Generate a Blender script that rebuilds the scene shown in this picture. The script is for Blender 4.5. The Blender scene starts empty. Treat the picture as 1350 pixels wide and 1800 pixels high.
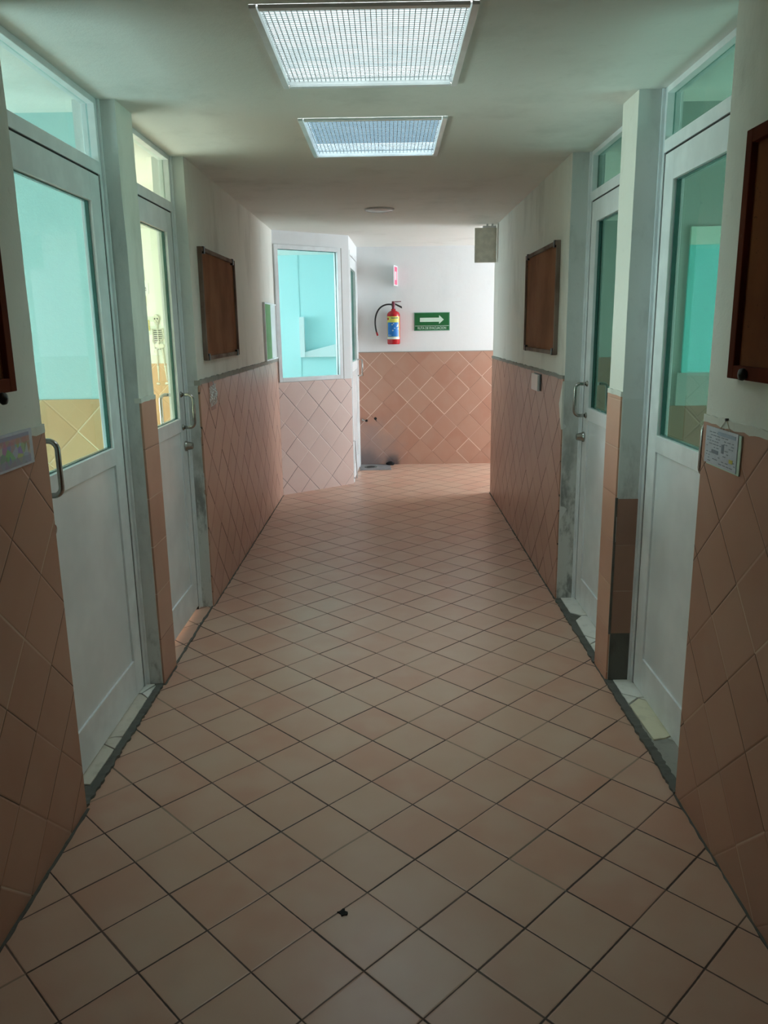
import bpy, bmesh, math, random
from mathutils import Vector, Matrix
C = bpy.context.scene.collection
sc = bpy.context.scene
PI = math.pi

# ------------------------------------------------------------------ camera
EYE = 1.5
yaw, pitch, roll, FPX = -0.0089, 0.2293, -0.0144, 1390.4
fw = Vector((math.sin(yaw)*math.cos(pitch), math.cos(yaw)*math.cos(pitch), -math.sin(pitch)))
r0 = Vector((math.cos(yaw), -math.sin(yaw), 0)); u0 = r0.cross(fw)
rt = math.cos(roll)*r0 + math.sin(roll)*u0
up = -math.sin(roll)*r0 + math.cos(roll)*u0
cd = bpy.data.cameras.new('camera'); cam = bpy.data.objects.new('camera', cd); C.objects.link(cam)
cd.sensor_fit = 'VERTICAL'; cd.sensor_height = 24.0; cd.lens = FPX/1800*24.0
cd.clip_start = .05; cd.clip_end = 200
m3 = Matrix((rt, up, -fw)).transposed()
cam.matrix_world = Matrix.Translation((0, 0, EYE)) @ m3.to_4x4()
sc.camera = cam

# ------------------------------------------------------------------ exposure, sky, daylight
sc.view_settings.view_transform = 'Standard'; sc.view_settings.look = 'None'
sc.view_settings.gamma = 1; sc.view_settings.exposure = 0.82
try: sc.view_settings.use_curve_mapping = False
except Exception: pass
cy = sc.cycles
cy.use_denoising = True; cy.max_bounces = 9; cy.diffuse_bounces = 5; cy.glossy_bounces = 4
cy.transparent_max_bounces = 16; cy.transmission_bounces = 4; cy.sample_clamp_indirect = 6
cy.caustics_reflective = False; cy.caustics_refractive = False

w = bpy.data.worlds.new('sky'); sc.world = w; w.use_nodes = True
nt = w.node_tree; nt.nodes.clear()
wo = nt.nodes.new('ShaderNodeOutputWorld'); bg = nt.nodes.new('ShaderNodeBackground')
tc = nt.nodes.new('ShaderNodeTexCoord'); sx = nt.nodes.new('ShaderNodeSeparateXYZ'); cr = nt.nodes.new('ShaderNodeValToRGB')
cr.color_ramp.elements[0].position = .17; cr.color_ramp.elements[0].color = (.13, .21, .28, 1)
cr.color_ramp.elements[1].position = .34; cr.color_ramp.elements[1].color = (.55, .59, .60, 1)
e = cr.color_ramp.elements.new(.235); e.color = (.20, .28, .33, 1)
e = cr.color_ramp.elements.new(.95); e.color = (4.6, 4.75, 4.8, 1)
nt.links.new(tc.outputs['Generated'], sx.inputs[0]); nt.links.new(sx.outputs['Z'], cr.inputs[0])
nt.links.new(cr.outputs[0], bg.inputs[0]); bg.inputs[1].default_value = 3.4
nt.links.new(bg.outputs[0], wo.inputs[0])

def area(name, loc, target, sx_, sy_, power, col):
    d = bpy.data.lights.new(name, 'AREA'); d.shape = 'RECTANGLE'; d.size = sx_; d.size_y = sy_
    d.energy = power; d.color = col
    o = bpy.data.objects.new(name, d); C.objects.link(o); o.location = loc
    o.rotation_euler = (Vector(target)-Vector(loc)).to_track_quat('-Z', 'Y').to_euler(); return o
DAY = (.76, .91, 1.0)
area('daylight_near_left_room', (-3.85, 1.9, 1.0), (0, 1.9, 1.3), 2.0, 1.1, 66, (1, .98, .98))
area('daylight_far_left_room', (-3.85, 4.6, 1.0), (0, 4.4, 1.4), 2.0, 1.1, 54, (1, 1, .98))
area('daylight_near_right_room', (3.85, 1.9, 1.0), (0, 1.9, 1.3), 2.0, 1.1, 66, (1, .97, .99))
area('daylight_far_right_room', (3.85, 5.0, 1.0), (0, 4.6, 1.3), 2.2, 1.0, 42, (1, .97, .99))
area('daylight_end_left_room', (-3.85, 8.4, 1.6), (0, 8.4, 1.6), 1.6, 1.2, 46, DAY)
area('daylight_foyer', (3.85, 8.0, 1.35), (0, 8.0, 1.2), 1.2, 1.9, 76, DAY)
area('fill_behind_camera', (0, -2.85, 1.5), (0, 3, 1.0), 1.3, 1.2, .8, (1, .97, .92))  # weak ambient fill added behind the camera

# ------------------------------------------------------------------ measured plan (metres)
WL, WR = -0.9986, 0.923
IL, IR = -1.063, 1.016
OL, OR = -1.155, 1.085
H = 2.3305; ZT = 1.2236
LA, LB, LC, LD, LE = 2.262, 3.170, 3.371, 4.167, 7.167
RA, RB, RC, RD, RE = 2.312, 3.157, 3.353, 4.222, 7.159
YF = 8.782
P1 = Vector((WL, 7.165)); P2 = Vector((-.3626, 7.685)); P3 = Vector((-.330, YF))

# ------------------------------------------------------------------ material helpers
class NB:
    def __init__(s, name):
        s.m = bpy.data.materials.new(name); s.m.use_nodes = True; s.t = s.m.node_tree; s.t.nodes.clear()
        s.out = s.t.nodes.new('ShaderNodeOutputMaterial')
    def n(s, k, **kw):
        x = s.t.nodes.new(k)
        for a, b in kw.items(): setattr(x, a, b)
        return x
    def set(s, inp, v):
        if isinstance(v, bpy.types.NodeSocket): s.t.links.new(v, inp)
        elif isinstance(v, (tuple, list)) and len(v) == 3 and inp.type == 'RGBA': inp.default_value = (*v, 1)
        else: inp.default_value = v
    def math(s, op, a, b=0.0, c=None):
        x = s.n('ShaderNodeMath', operation=op); s.set(x.inputs[0], a); s.set(x.inputs[1], b)
        if c is not None: s.set(x.inputs[2], c)
        return x.outputs[0]
    def mix(s, f, a, b, blend='MIX'):
        x = s.n('ShaderNodeMix', data_type='RGBA', blend_type=blend); s.set(x.inputs[0], f); s.set(x.inputs[6], a); s.set(x.inputs[7], b)
        return x.outputs[2]
    def noise(s, vec, scale, detail=3, rough=.55, w=None):
        x = s.n('ShaderNodeTexNoise'); s.set(x.inputs['Vector'], vec); x.inputs['Scale'].default_value = scale
        x.inputs['Detail'].default_value = detail; x.inputs['Roughness'].default_value = rough
        return x.outputs[0]
    def ramp(s, f, lo, hi):
        x = s.n('ShaderNodeMapRange', interpolation_type='SMOOTHSTEP'); s.set(x.inputs[0], f); s.set(x.inputs[1], lo); s.set(x.inputs[2], hi)
        return x.outputs[0]
    def pos(s):
        return s.n('ShaderNodeNewGeometry').outputs['Position']
    def bsdf(s, col, rough=.5, metal=0, bump=None, bstr=.3, bdist=.002, spec=None, alpha=None):
        b = s.n('ShaderNodeBsdfPrincipled'); s.set(b.inputs['Base Color'], col); s.set(b.inputs['Roughness'], rough); s.set(b.inputs['Metallic'], metal)
        if spec is not None: b.inputs['Specular IOR Level'].default_value = spec
        if bump is not None:
            k = s.n('ShaderNodeBump'); k.inputs['Strength'].default_value = bstr; k.inputs['Distance'].default_value = bdist
            s.set(k.inputs['Height'], bump); s.t.links.new(k.outputs[0], b.inputs['Normal'])
        s.t.links.new(b.outputs[0], s.out.inputs[0]); return b

def plain(name, col, rough=.5, metal=0, mott=.06, sc_=25, bstr=.0):
    n = NB(name); p = n.pos(); v = n.noise(p, sc_)
    c2 = tuple(max(0, c*(1-mott*2.2)) for c in col)
    col_ = n.mix(n.ramp(v, .35, .7), c2, col)
    n.bsdf(col_, rough, metal, bump=v if bstr else None, bstr=bstr); return n.m

def plaster(name, col, dirt, dscale=1.6, damt=.5, rough=.75, low=None):
    n = NB(name); p = n.pos()
    mp = n.n('ShaderNodeMapping'); n.set(mp.inputs[0], p); mp.inputs['Scale'].default_value = (1, 1, .45)
    a = n.noise(mp.outputs[0], dscale*3, 5, .62); b = n.noise(p, 26, 4, .6); f = n.noise(p, 160, 2, .5)
    k = n.math('MULTIPLY', n.ramp(a, .48, .78), damt)
    k = n.math('ADD', k, n.math('MULTIPLY', n.ramp(b, .58, .8), damt*.35))
    if low is not None:   # scuffs near the floor of the reveals
        sp = n.n('ShaderNodeSeparateXYZ'); n.set(sp.inputs[0], p)
        zz = n.ramp(sp.outputs[2], low, low*.3)
        sc2 = n.ramp(n.noise(mp.outputs[0], 9, 5, .7), .45, .62)
        k = n.math('ADD', k, n.math('MULTIPLY', zz, sc2))
    k = n.math('MINIMUM', k, 1.0)
    n.bsdf(n.mix(k, col, dirt), rough, bump=n.math('ADD', n.math('MULTIPLY', b, .8), n.math('MULTIPLY', f, .3)), bstr=.35, bdist=.004, spec=.3)
    return n.m

def tiles(name, axes, phase, hu, hv, diamond, c1, c2, c3, grout_dark, grout_light, lightness, gw=.0028, rough=.3, seed=0., uvec=None, stain=None, mottle=.5, fade=.25, bstr=.45):
    """tiles laid in the plane of two world axes; diamond: half diagonals hu, hv; square: sides hu, hv"""
    n = NB(name); p = n.pos(); sp = n.n('ShaderNodeSeparateXYZ'); n.set(sp.inputs[0], p)
    wn = n.noise(p, 2.3, 2)
    if uvec is None: u = sp.outputs[axes[0]]
    else:
        o, d = uvec
        u = n.math('ADD', n.math('MULTIPLY', n.math('SUBTRACT', sp.outputs[0], o[0]), d[0]), n.math('MULTIPLY', n.math('SUBTRACT', sp.outputs[1], o[1]), d[1]))
    v = sp.outputs[axes[1]]
    warp = n.math('MULTIPLY', n.math('SUBTRACT', wn, .5), .006)
    du = n.math('DIVIDE', n.math('ADD', n.math('SUBTRACT', u, phase[0]), warp), hu)
    dv = n.math('DIVIDE', n.math('SUBTRACT', n.math('SUBTRACT', v, phase[1]), warp), hv)
    if diamond:
        a = n.math('MULTIPLY', n.math('ADD', du, dv), .5); b = n.math('MULTIPLY', n.math('SUBTRACT', du, dv), .5); side = math.sqrt(2)*(hu+hv)/2
    else: a, b, side = du, dv, (hu+hv)/2
    fa, fb = n.math('FLOOR', a), n.math('FLOOR', b)
    def edge(x):
        f = n.math('FRACT', x); return n.math('MULTIPLY', n.math('MINIMUM', f, n.math('SUBTRACT', 1.0, f)), side)
    ea, eb = edge(a), edge(b)
    ed = n.math('MINIMUM', ea, eb)
    cv = n.n('ShaderNodeCombineXYZ'); n.set(cv.inputs[0], fa); n.set(cv.inputs[1], fb); cv.inputs[2].default_value = seed
    wnz = n.n('ShaderNodeTexWhiteNoise', noise_dimensions='3D'); n.set(wnz.inputs['Vector'], cv.outputs[0]); r1 = wnz.outputs['Value']
    # grout line identity: which line and which segment along it
    isa = n.math('LESS_THAN', ea, eb); nisa = n.math('SUBTRACT', 1.0, isa)
    ra_, rb_ = n.math('FLOOR', n.math('ADD', a, .5)), n.math('FLOOR', n.math('ADD', b, .5))
    gl = n.n('ShaderNodeCombineXYZ')
    n.set(gl.inputs[0], n.math('ADD', n.math('MULTIPLY', isa, ra_), n.math('MULTIPLY', nisa, fa)))
    n.set(gl.inputs[1], n.math('ADD', n.math('MULTIPLY', isa, fb), n.math('MULTIPLY', nisa, rb_)))
    n.set(gl.inputs[2], n.math('ADD', isa, seed+7.25))
    wg = n.n('ShaderNodeTexWhiteNoise', noise_dimensions='3D'); n.set(wg.inputs['Vector'], gl.outputs[0])
    rg = wg.outputs['Value']
    fine = n.noise(p, 55, 2)
    width = n.math('MULTIPLY', gw, n.math('ADD', .45, n.math('MULTIPLY', n.math('ADD', rg, fine), .62)))
    g = n.math('SUBTRACT', 1.0, n.ramp(ed, n.math('MULTIPLY', width, .55), n.math('MULTIPLY', width, 1.25)))
    g = n.math('MULTIPLY', g, n.math('ADD', fade, n.math('MULTIPLY', n.ramp(wg.outputs['Color'], .15, .7), 1-fade)))
    off = n.n('ShaderNodeVectorMath', operation='SCALE'); n.set(off.inputs[0], wnz.outputs['Color']); off.inputs['Scale'].default_value = 9.0
    pp = n.n('ShaderNodeVectorMath', operation='ADD'); n.set(pp.inputs[0], p); n.set(pp.inputs[1], off.outputs[0])
    cl = n.noise(pp.outputs[0], 5.5, 2, .5)
    base = n.mix(n.ramp(r1, 0, 1), c1, c2)
    base = n.mix(n.math('MULTIPLY', n.ramp(cl, .3, .75), mottle), base, c3)
    rim = n.ramp(ed, .03, .0); base = n.mix(n.math('MULTIPLY', rim, .16), base, c2)
    gcol = n.mix(n.ramp(rg, 1-lightness-.03, 1-lightness+.03), grout_dark, grout_light)
    col = n.mix(g, base, gcol)
    if stain:
        for (sx0, sy0, sz0, rad, scol, amt) in stain:
            vs = n.n('ShaderNodeVectorMath', operation='DISTANCE'); n.set(vs.inputs[0], p); vs.inputs[1].default_value = (sx0, sy0, sz0)
            ds = n.math('ADD', vs.outputs['Value'], n.math('MULTIPLY', n.math('SUBTRACT', n.noise(p, 8, 4), .5), rad*.9))
            col = n.mix(n.math('MULTIPLY', n.ramp(ds, rad, rad*.35), amt), col, scol)
    hgt = n.math('ADD', n.ramp(ed, 0., .006), n.math('MULTIPLY', cl, .08))
    rr = n.math('ADD', rough, n.math('ADD', n.math('MULTIPLY', g, .45), n.math('MULTIPLY', n.noise(p, 5, 2), .08)))
    n.bsdf(col, rr, bump=hgt, bstr=bstr, bdist=.0022)
    return n.m

def glass(name, tint, rough=.0, refl=1.0):
    n = NB(name); tr = n.n('ShaderNodeBsdfTransparent'); n.set(tr.inputs[0], tint)
    gl = n.n('ShaderNodeBsdfGlossy'); n.set(gl.inputs['Color'], (1, 1, 1)); gl.inputs['Roughness'].default_value = rough
    fr = n.n('ShaderNodeFresnel'); fr.inputs[0].default_value = 1.42
    mx = n.n('ShaderNodeMixShader'); bf = n.n('ShaderNodeNewGeometry').outputs['Backfacing']; n.set(mx.inputs[0], n.math('MULTIPLY', n.math('MULTIPLY', fr.outputs[0], refl), n.math('SUBTRACT', 1.0, bf))); n.t.links.new(tr.outputs[0], mx.inputs[1]); n.t.links.new(gl.outputs[0], mx.inputs[2])
    n.t.links.new(mx.outputs[0], n.out.inputs[0]); return n.m

M = {}
M['floor'] = tiles('floor_tile', (0, 1), (-.3485, 1.864), .1355, .1355, True, (.555, .36, .26), (.54, .30, .212), (.60, .43, .325), (.05, .03, .024), (.30, .22, .16), .10, gw=.0026, rough=.28, seed=3, mottle=.6, fade=.85,
    stain=[(-.16, 8.60, 0, .20, (.10, .09, .09), .5)])
WT = dict(c1=(.47, .255, .175), c2=(.42, .215, .145), c3=(.475, .285, .205), grout_dark=(.10, .06, .045), grout_light=(.62, .46, .36))
M['tile_left_far'] = tiles('wall_tile_left_far', (1, 2), (5.172, .814), .1368, .1368, True, **WT, lightness=.04, gw=.0036, rough=.34, bstr=.15, seed=11)
M['tile_left_near'] = tiles('wall_tile_left_near', (1, 2), (2.131, .835), .138, .138, True, **WT, lightness=.12, gw=.0017, rough=.3, seed=12)
M['tile_right_near'] = tiles('wall_tile_right_near', (1, 2), (2.147, .684), .138, .138, True, **WT, lightness=.15, gw=.0018, rough=.3, seed=13)
M['tile_right_far'] = tiles('wall_tile_right_far', (1, 2), (5.549, .825), .1368, .1368, True, **WT, lightness=.04, gw=.0034, rough=.36, bstr=.15, seed=14)
M['tile_back'] = tiles('wall_tile_back', (0, 2), (.606, 1.103), .1360, .137, True, (.47, .27, .195), (.43, .22, .155), (.48, .31, .235), (.22, .13, .10), (.80, .64, .55), lightness=.62, gw=.0020, rough=.3, seed=15,
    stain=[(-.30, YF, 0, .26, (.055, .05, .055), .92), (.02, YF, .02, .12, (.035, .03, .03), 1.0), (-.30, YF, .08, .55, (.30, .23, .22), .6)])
dA = (P2-P1).normalized()
M['tile_angled_lit'] = tiles('wall_tile_angled_lit', (0, 2), (.303, .661), .1275, .137, True, (.74, .56, .50), (.71, .525, .47), (.75, .59, .53), (.16, .11, .10), (.75, .62, .55), lightness=.2, gw=.0026, rough=.3, seed=16, uvec=((P1.x, P1.y), (dA.x, dA.y)))  # paler than the other wall tile: daylight on this face is in the colour
M['tile_pier_left'] = tiles('pier_tile_left', (1, 2), (LB-.004, .825), .3, .205, False, **WT, lightness=.3, gw=.0022, seed=17)
M['tile_pier_right'] = tiles('pier_tile_right', (1, 2), (RB-.004, 1.012), .3, .193, False, (.58, .31, .20), (.52, .26, .17), (.6, .36, .25), (.16, .1, .07), (.65, .46, .35), lightness=.7, gw=.0022, seed=18)
M['tile_reveal'] = tiles('reveal_tile_brown', (0, 2), (WR-.1, .613), .4, .2, False, (.33, .18, .12), (.30, .16, .11), (.36, .2, .14), (.1, .07, .05), (.5, .38, .3), lightness=.8, gw=.002, seed=19)
M['tile_room'] = tiles('room_tile', (0, 2), (-1.32, 1.09), .1368, .137, True, (.58, .38, .19), (.56, .34, .17), (.6, .41, .22), (.38, .25, .13), (.80, .68, .45), lightness=.4, gw=.0015, seed=20)
M['paint'] = plaster('cream_paint', (.80, .785, .71), (.42, .40, .33), 1.2, .45)
M['reveal'] = plaster('bare_grey_plaster', (.68, .70, .68), (.27, .275, .26), 3.0, .35, low=.35)
M['reveal_mid'] = plaster('scuffed_grey_plaster', (.62, .64, .61), (.27, .275, .26), 3.0, .45, low=1.1)
M['ceil'] = plaster('ceiling_paint', (.82, .825, .78), (.52, .53, .48), .8, .4)
M['white_wall'] = plaster('white_paint', (.80, .81, .81), (.62, .63, .63), 1.5, .25)
M['plaster_edge'] = plaster('white_plaster_edge', (.74, .74, .67), (.5, .5, .44), 4, .4)
M['cement'] = plaster('grey_cement', (.13, .13, .115), (.06, .06, .052), 6, .7, rough=.9)
M['cement_mid'] = plaster('mid_cement', (.33, .325, .29), (.2, .2, .18), 5, .6, rough=.9)
M['teal'] = plaster('teal_paint', (.42, .63, .62), (.37, .58, .57), 1.2, .3, rough=.55)
M['teal_deep'] = plaster('deep_teal_paint', (.20, .72, .68), (.17, .66, .62), 1.2, .3, rough=.5)
M['teal_end'] = plaster('pale_teal_paint', (.53, .80, .80), (.48, .76, .76), 1.2, .25, rough=.5)
M['tile_room_dark'] = tiles('right_room_tile', (0, 2), (1.3, 1.09), .1368, .137, True, (.30, .19, .14), (.27, .17, .12), (.32, .22, .16), (.15, .1, .07), (.4, .32, .24), lightness=.3, gw=.0022, seed=21)
M['pale'] = plaster('pale_yellow_paint', (.76, .81, .72), (.7, .75, .66), 1.5, .3)
M['room_grey'] = plaster('room_grey_paint', (.36, .42, .38), (.3, .35, .31), 1.2, .3)
M['alu'] = plain('white_aluminium', (.87, .90, .91), .32, 0, .05, 8)
M['panel'] = plain('white_panel_sheet', (.84, .88, .89), .22, 0, .06, 3)
M['seal'] = plain('dark_rubber_seal', (.02, .018, .018), .7)
M['steel'] = plain('brushed_steel', (.42, .41, .38), .22, 1.0, .05, 30)
M['glass_light'] = glass('clear_green_glass', (.68, .87, .87), refl=.45)
M['glass_pale'] = glass('pale_clear_glass', (.89, .985, .93), refl=.8)
M['glass_dark'] = glass('tinted_green_glass', (.41, .615, .565), refl=.45)  # green glass, tint deepened to carry the dim right rooms
M['glass_end'] = glass('clear_window_glass', (.93, .99, .985), refl=.5)
M['glass_edge'] = plain('green_glass_edge', (.06, .16, .14), .2)
M['cork'] = None
M['marble'] = plaster('white_threshold_marble', (.80, .79, .73), (.45, .44, .38), 5, .5, rough=.4)
M['cream_tile'] = plaster('cream_threshold_tile', (.76, .72, .53), (.5, .47, .34), 5, .5, rough=.4)
M['beige_tile'] = plaster('beige_threshold_tile', (.66, .61, .52), (.36, .32, .26), 5, .5, rough=.4)
M['black'] = plain('black_rubber', (.012, .012, .013), .4)
M['dark'] = plain('dark_dirt', (.012, .010, .009), .9, 0, .2, 80, .5)
M['red'] = plain('red_enamel', (.50, .012, .022), .18, 0, .02)
M['dark_red'] = plain('dark_red_valve', (.16, .01, .03), .35)
M['yellow'] = plain('yellow_label', (.72, .66, .12), .35, 0, .02)
M['blue'] = plain('blue_label', (.02, .20, .62), .35, 0, .04)
M['label_white'] = plain('label_white', (.75, .78, .74), .35, 0, .02)
M['green'] = plain('sign_green', (.010, .13, .035), .4, 0, .03)
M['sign_pale'] = plain('sign_pale_mint', (.60, .78, .66), .45, 0, .02)
M['frame_green'] = plain('sign_edge_green', (.16, .38, .27), .4)
M['white'] = plain('white_plastic', (.72, .73, .74), .4, 0, .03)
M['paper'] = plain('white_paper', (.62, .65, .72), .55, 0, .05, 40)
M['ink'] = plain('grey_ink', (.27, .30, .36), .7)
M['ink_blue'] = plain('pale_blue_print', (.42, .50, .62), .7)
M['ink_yellow'] = plain('yellow_print', (.62, .55, .12), .7)
M['pink'] = plain('pink_sign', (.80, .10, .22), .4, 0, .03)
M['beige_board'] = plain('beige_board', (.84, .84, .74), .6, 0, .06)
M['lime'] = plain('green_felt', (.12, .36, .10), .6, 0, .06)
M['whiteboard'] = plain('white_board', (.80, .83, .82), .25, 0, .04, 4)
M['string'] = plain('cotton_string', (.55, .48, .36), .8)
M['tape'] = plain('brown_tape', (.30, .13, .08), .35)
M['bone'] = plain('paper_bone', (.74, .75, .62), .6, 0, .05, 60)
M['bone_dark'] = plain('bone_dark_print', (.10, .11, .09), .7)  # dark print of eye sockets, rib gaps and pelvis
M['gold'] = plain('yellow_frame_card', (.72, .62, .22), .6)
M['pale_card'] = plain('pale_card', (.72, .75, .62), .6)
M['grey_text'] = plain('text_grey', (.14, .17, .15), .6)

def wood(name, c1, c2, speck, edge_col):
    n = NB(name); p = n.pos(); mp = n.n('ShaderNodeMapping'); n.set(mp.inputs[0], p); mp.inputs['Scale'].default_value = (1, 1.2, .8)
    a = n.noise(mp.outputs[0], 4, 4); s = n.noise(p, 38, 5, .75)
    c = n.mix(n.ramp(a, .35, .7), c1, c2)
    c = n.mix(n.math('MULTIPLY', n.ramp(s, .72-.09*speck, .76-.09*speck), speck), c, (.03, .02, .015))
    c = n.mix(n.math('MULTIPLY', n.ramp(n.noise(p, 30, 3), .72, .76), .5), c, edge_col)
    n.bsdf(c, .85, spec=.06); return n.m
M['cork'] = wood('worn_brown_board', (.31, .135, .068), (.22, .092, .046), .5, (.32, .16, .08))
M['cork_red'] = wood('reddish_brown_board', (.215, .075, .032), (.155, .052, .024), .9, (.36, .22, .12))
M['wood_frame'] = wood('dark_red_wood_frame', (.13, .032, .016), (.09, .022, .012), .3, (.2, .08, .05))
M['frame_worn'] = wood('worn_metal_frame', (.26, .20, .165), (.15, .09, .065), .8, (.5, .42, .36))
M['clip'] = plain('dark_metal_clip', (.03, .026, .022), .4, .6)

def poster_mat():
    n = NB('printed_colour_chart'); p = n.pos(); sp = n.n('ShaderNodeSeparateXYZ'); n.set(sp.inputs[0], p)
    vo = n.n('ShaderNodeTexVoronoi'); n.set(vo.inputs['Vector'], p); vo.inputs['Scale'].default_value = 46
    hs = n.n('ShaderNodeHueSaturation'); n.set(hs.inputs['Color'], vo.outputs['Color']); hs.inputs['Saturation'].default_value = .8; hs.inputs['Value'].default_value = .75
    z = sp.outputs[2]
    top = n.ramp(z, 1.226, 1.230); red = n.ramp(z, 1.210, 1.216); low = n.ramp(z, 1.178, 1.174)
    c = n.mix(.25, hs.outputs[0], (.30, .52, .36))
    c = n.mix(n.math('MULTIPLY', red, .65), c, (.62, .22, .26))
    c = n.mix(n.math('MULTIPLY', low, .72), c, (.30, .32, .46))
    c = n.mix(n.math('MULTIPLY', top, .85), c, (.30, .36, .55))
    c = n.mix(.12, c, (.55, .57, .60))
    n.bsdf(c, .35); return n.m
M['chart'] = poster_mat()

def sky_panel(name, tint, amt, var):
    n = NB(name); p = n.pos(); tr = n.n('ShaderNodeBsdfTransparent'); n.set(tr.inputs[0], tint)
    mp = n.n('ShaderNodeMapping'); n.set(mp.inputs[0], p); mp.inputs['Scale'].default_value = (1, 9, 1)
    v = n.noise(mp.outputs[0], 7, 4, .7); d = n.noise(p, 22, 4, .65)
    tl = n.n('ShaderNodeBsdfTranslucent'); n.set(tl.inputs[0], n.mix(n.ramp(v, .3, .75), (.14, .16, .17), (.42, .44, .44)))
    mx = n.n('ShaderNodeMixShader'); n.set(mx.inputs[0], n.math('ADD', amt, n.math('MULTIPLY', n.ramp(v, .3, .7), var))); n.t.links.new(tr.outputs[0], mx.inputs[1]); n.t.links.new(tl.outputs[0], mx.inputs[2])
    df = n.n('ShaderNodeBsdfDiffuse'); n.set(df.inputs[0], (.05, .045, .04))
    m2 = n.n('ShaderNodeMixShader'); n.set(m2.inputs[0], n.math('MULTIPLY', n.ramp(d, .70, .78), .8)); n.t.links.new(mx.outputs[0], m2.inputs[1]); n.t.links.new(df.outputs[0], m2.inputs[2])
    n.t.links.new(m2.outputs[0], n.out.inputs[0]); return n.m
M['sky_bright'] = sky_panel('ribbed_daylight_glass', (.52, .55, .545), .07, .10)
M['sky_blue'] = sky_panel('ribbed_blue_daylight_glass', (.47, .52, .54), .0, .02)
M['grid'] = plain('glass_rib_white', (.36, .39, .39), .3)
def bag_mat():
    n = NB('clear_crumpled_plastic'); p = n.pos(); mp = n.n('ShaderNodeMapping'); n.set(mp.inputs[0], p); mp.inputs['Scale'].default_value = (1, 2.6, .6); mp.inputs['Rotation'].default_value = (.25, 0, 0)
    v = n.noise(mp.outputs[0], 60, 3, .6)
    tr = n.n('ShaderNodeBsdfTransparent'); pr = n.n('ShaderNodeBsdfPrincipled'); pr.inputs['Base Color'].default_value = (.95, .95, .93, 1); pr.inputs['Roughness'].default_value = .15
    bp = n.n('ShaderNodeBump'); bp.inputs['Distance'].default_value = .01; n.set(bp.inputs['Height'], v); n.t.links.new(bp.outputs[0], pr.inputs['Normal'])
    mx = n.n('ShaderNodeMixShader'); n.set(mx.inputs[0], n.math('MAXIMUM', .25, n.ramp(v, .45, .55))); n.t.links.new(tr.outputs[0], mx.inputs[1]); n.t.links.new(pr.outputs[0], mx.inputs[2])
    n.t.links.new(mx.outputs[0], n.out.inputs[0]); return n.m
M['bag'] = bag_mat()

# ------------------------------------------------------------------ mesh helpers
def box(bm, x0, x1, y0, y1, z0, z1):
    vs = [bm.verts.new(c) for c in ((x0,y0,z0),(x1,y0,z0),(x1,y1,z0),(x0,y1,z0),(x0,y0,z1),(x1,y0,z1),(x1,y1,z1),(x0,y1,z1))]
    for f in ((0,3,2,1),(4,5,6,7),(0,1,5,4),(1,2,6,5),(2,3,7,6),(3,0,4,7)): bm.faces.new([vs[i] for i in f])
def prism(bm, pts, off):
    """closed outline pts (3D) pushed along off"""
    a = [bm.verts.new(Vector(p)) for p in pts]; b = [bm.verts.new(Vector(p)+Vector(off)) for p in pts]
    n = len(a); bm.faces.new(a); bm.faces.new(b[::-1])
    for i in range(n): bm.faces.new((a[i], b[i], b[(i+1) % n], a[(i+1) % n]))
def tube(bm, pts, r, seg=10, r_end=None):
    pts = [Vector(p) for p in pts]; rings = []; N = len(pts); prev = None
    for i, p in enumerate(pts):
        t = (pts[min(i+1, N-1)]-pts[max(i-1, 0)]).normalized()
        if prev is None: a = t.orthogonal().normalized()
        else: a = (prev - t*prev.dot(t)).normalized()
        prev = a; b = t.cross(a); rr = r if r_end is None else r+(r_end-r)*i/(N-1)
        rings.append([bm.verts.new(p+rr*(math.cos(2*PI*k/seg)*a+math.sin(2*PI*k/seg)*b)) for k in range(seg)])
    for i in range(N-1):
        for k in range(seg): bm.faces.new((rings[i][k], rings[i][(k+1) % seg], rings[i+1][(k+1) % seg], rings[i+1][k]))
    bm.faces.new(rings[0][::-1]); bm.faces.new(rings[-1])
def lathe(bm, prof, origin=(0,0,0), axis='Z', seg=32, a0=0, a1=2*PI):
    full = abs(a1-a0-2*PI) < 1e-6; o = Vector(origin); n = seg if full else seg+1; rings = []
    for r, h in prof:
        ring = []
        for k in range(n):
            t = a0+(a1-a0)*k/seg; c, s = max(r, 1e-5)*math.cos(t), max(r, 1e-5)*math.sin(t)
            v = {'Z': Vector((c, s, h)), 'X': Vector((h, c, s)), 'Y': Vector((c, h, s))}[axis]
            ring.append(bm.verts.new(o+v))
        rings.append(ring)
    for i in range(len(prof)-1):
        for k in range(seg):
            k2 = (k+1) % n; bm.faces.new((rings[i][k], rings[i][k2], rings[i+1][k2], rings[i+1][k]))
def ell(bm, c, rx, ry, rz, seg=12):
    g = bmesh.ops.create_uvsphere(bm, u_segments=seg, v_segments=seg//2+2, radius=1)
    for v in g['verts']: v.co = Vector((v.co.x*rx+c[0], v.co.y*ry+c[1], v.co.z*rz+c[2]))
def obj(name, bm, mat, parent=None, smooth=False, bevel=0, label=None, origin=None):
    bmesh.ops.recalc_face_normals(bm, faces=bm.faces)
    me = bpy.data.meshes.new(name); bm.to_mesh(me); bm.free()
    for mm in (mat if isinstance(mat, (list, tuple)) else [mat]): me.materials.append(mm)
    if smooth:
        for p in me.polygons: p.use_smooth = True
    o = bpy.data.objects.new(name, me); C.objects.link(o)
    if origin is not None and parent is None:
        me.transform(Matrix.Translation(-Vector(origin))); o.location = origin
    if parent is not None:
        o.parent = parent; o.matrix_parent_inverse = world_of(parent).inverted()
    if bevel:
        b = o.modifiers.new('bevel', 'BEVEL'); b.width = bevel; b.segments = 2; b.limit_method = 'ANGLE'
    if label: o['label'] = label
    return o
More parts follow.
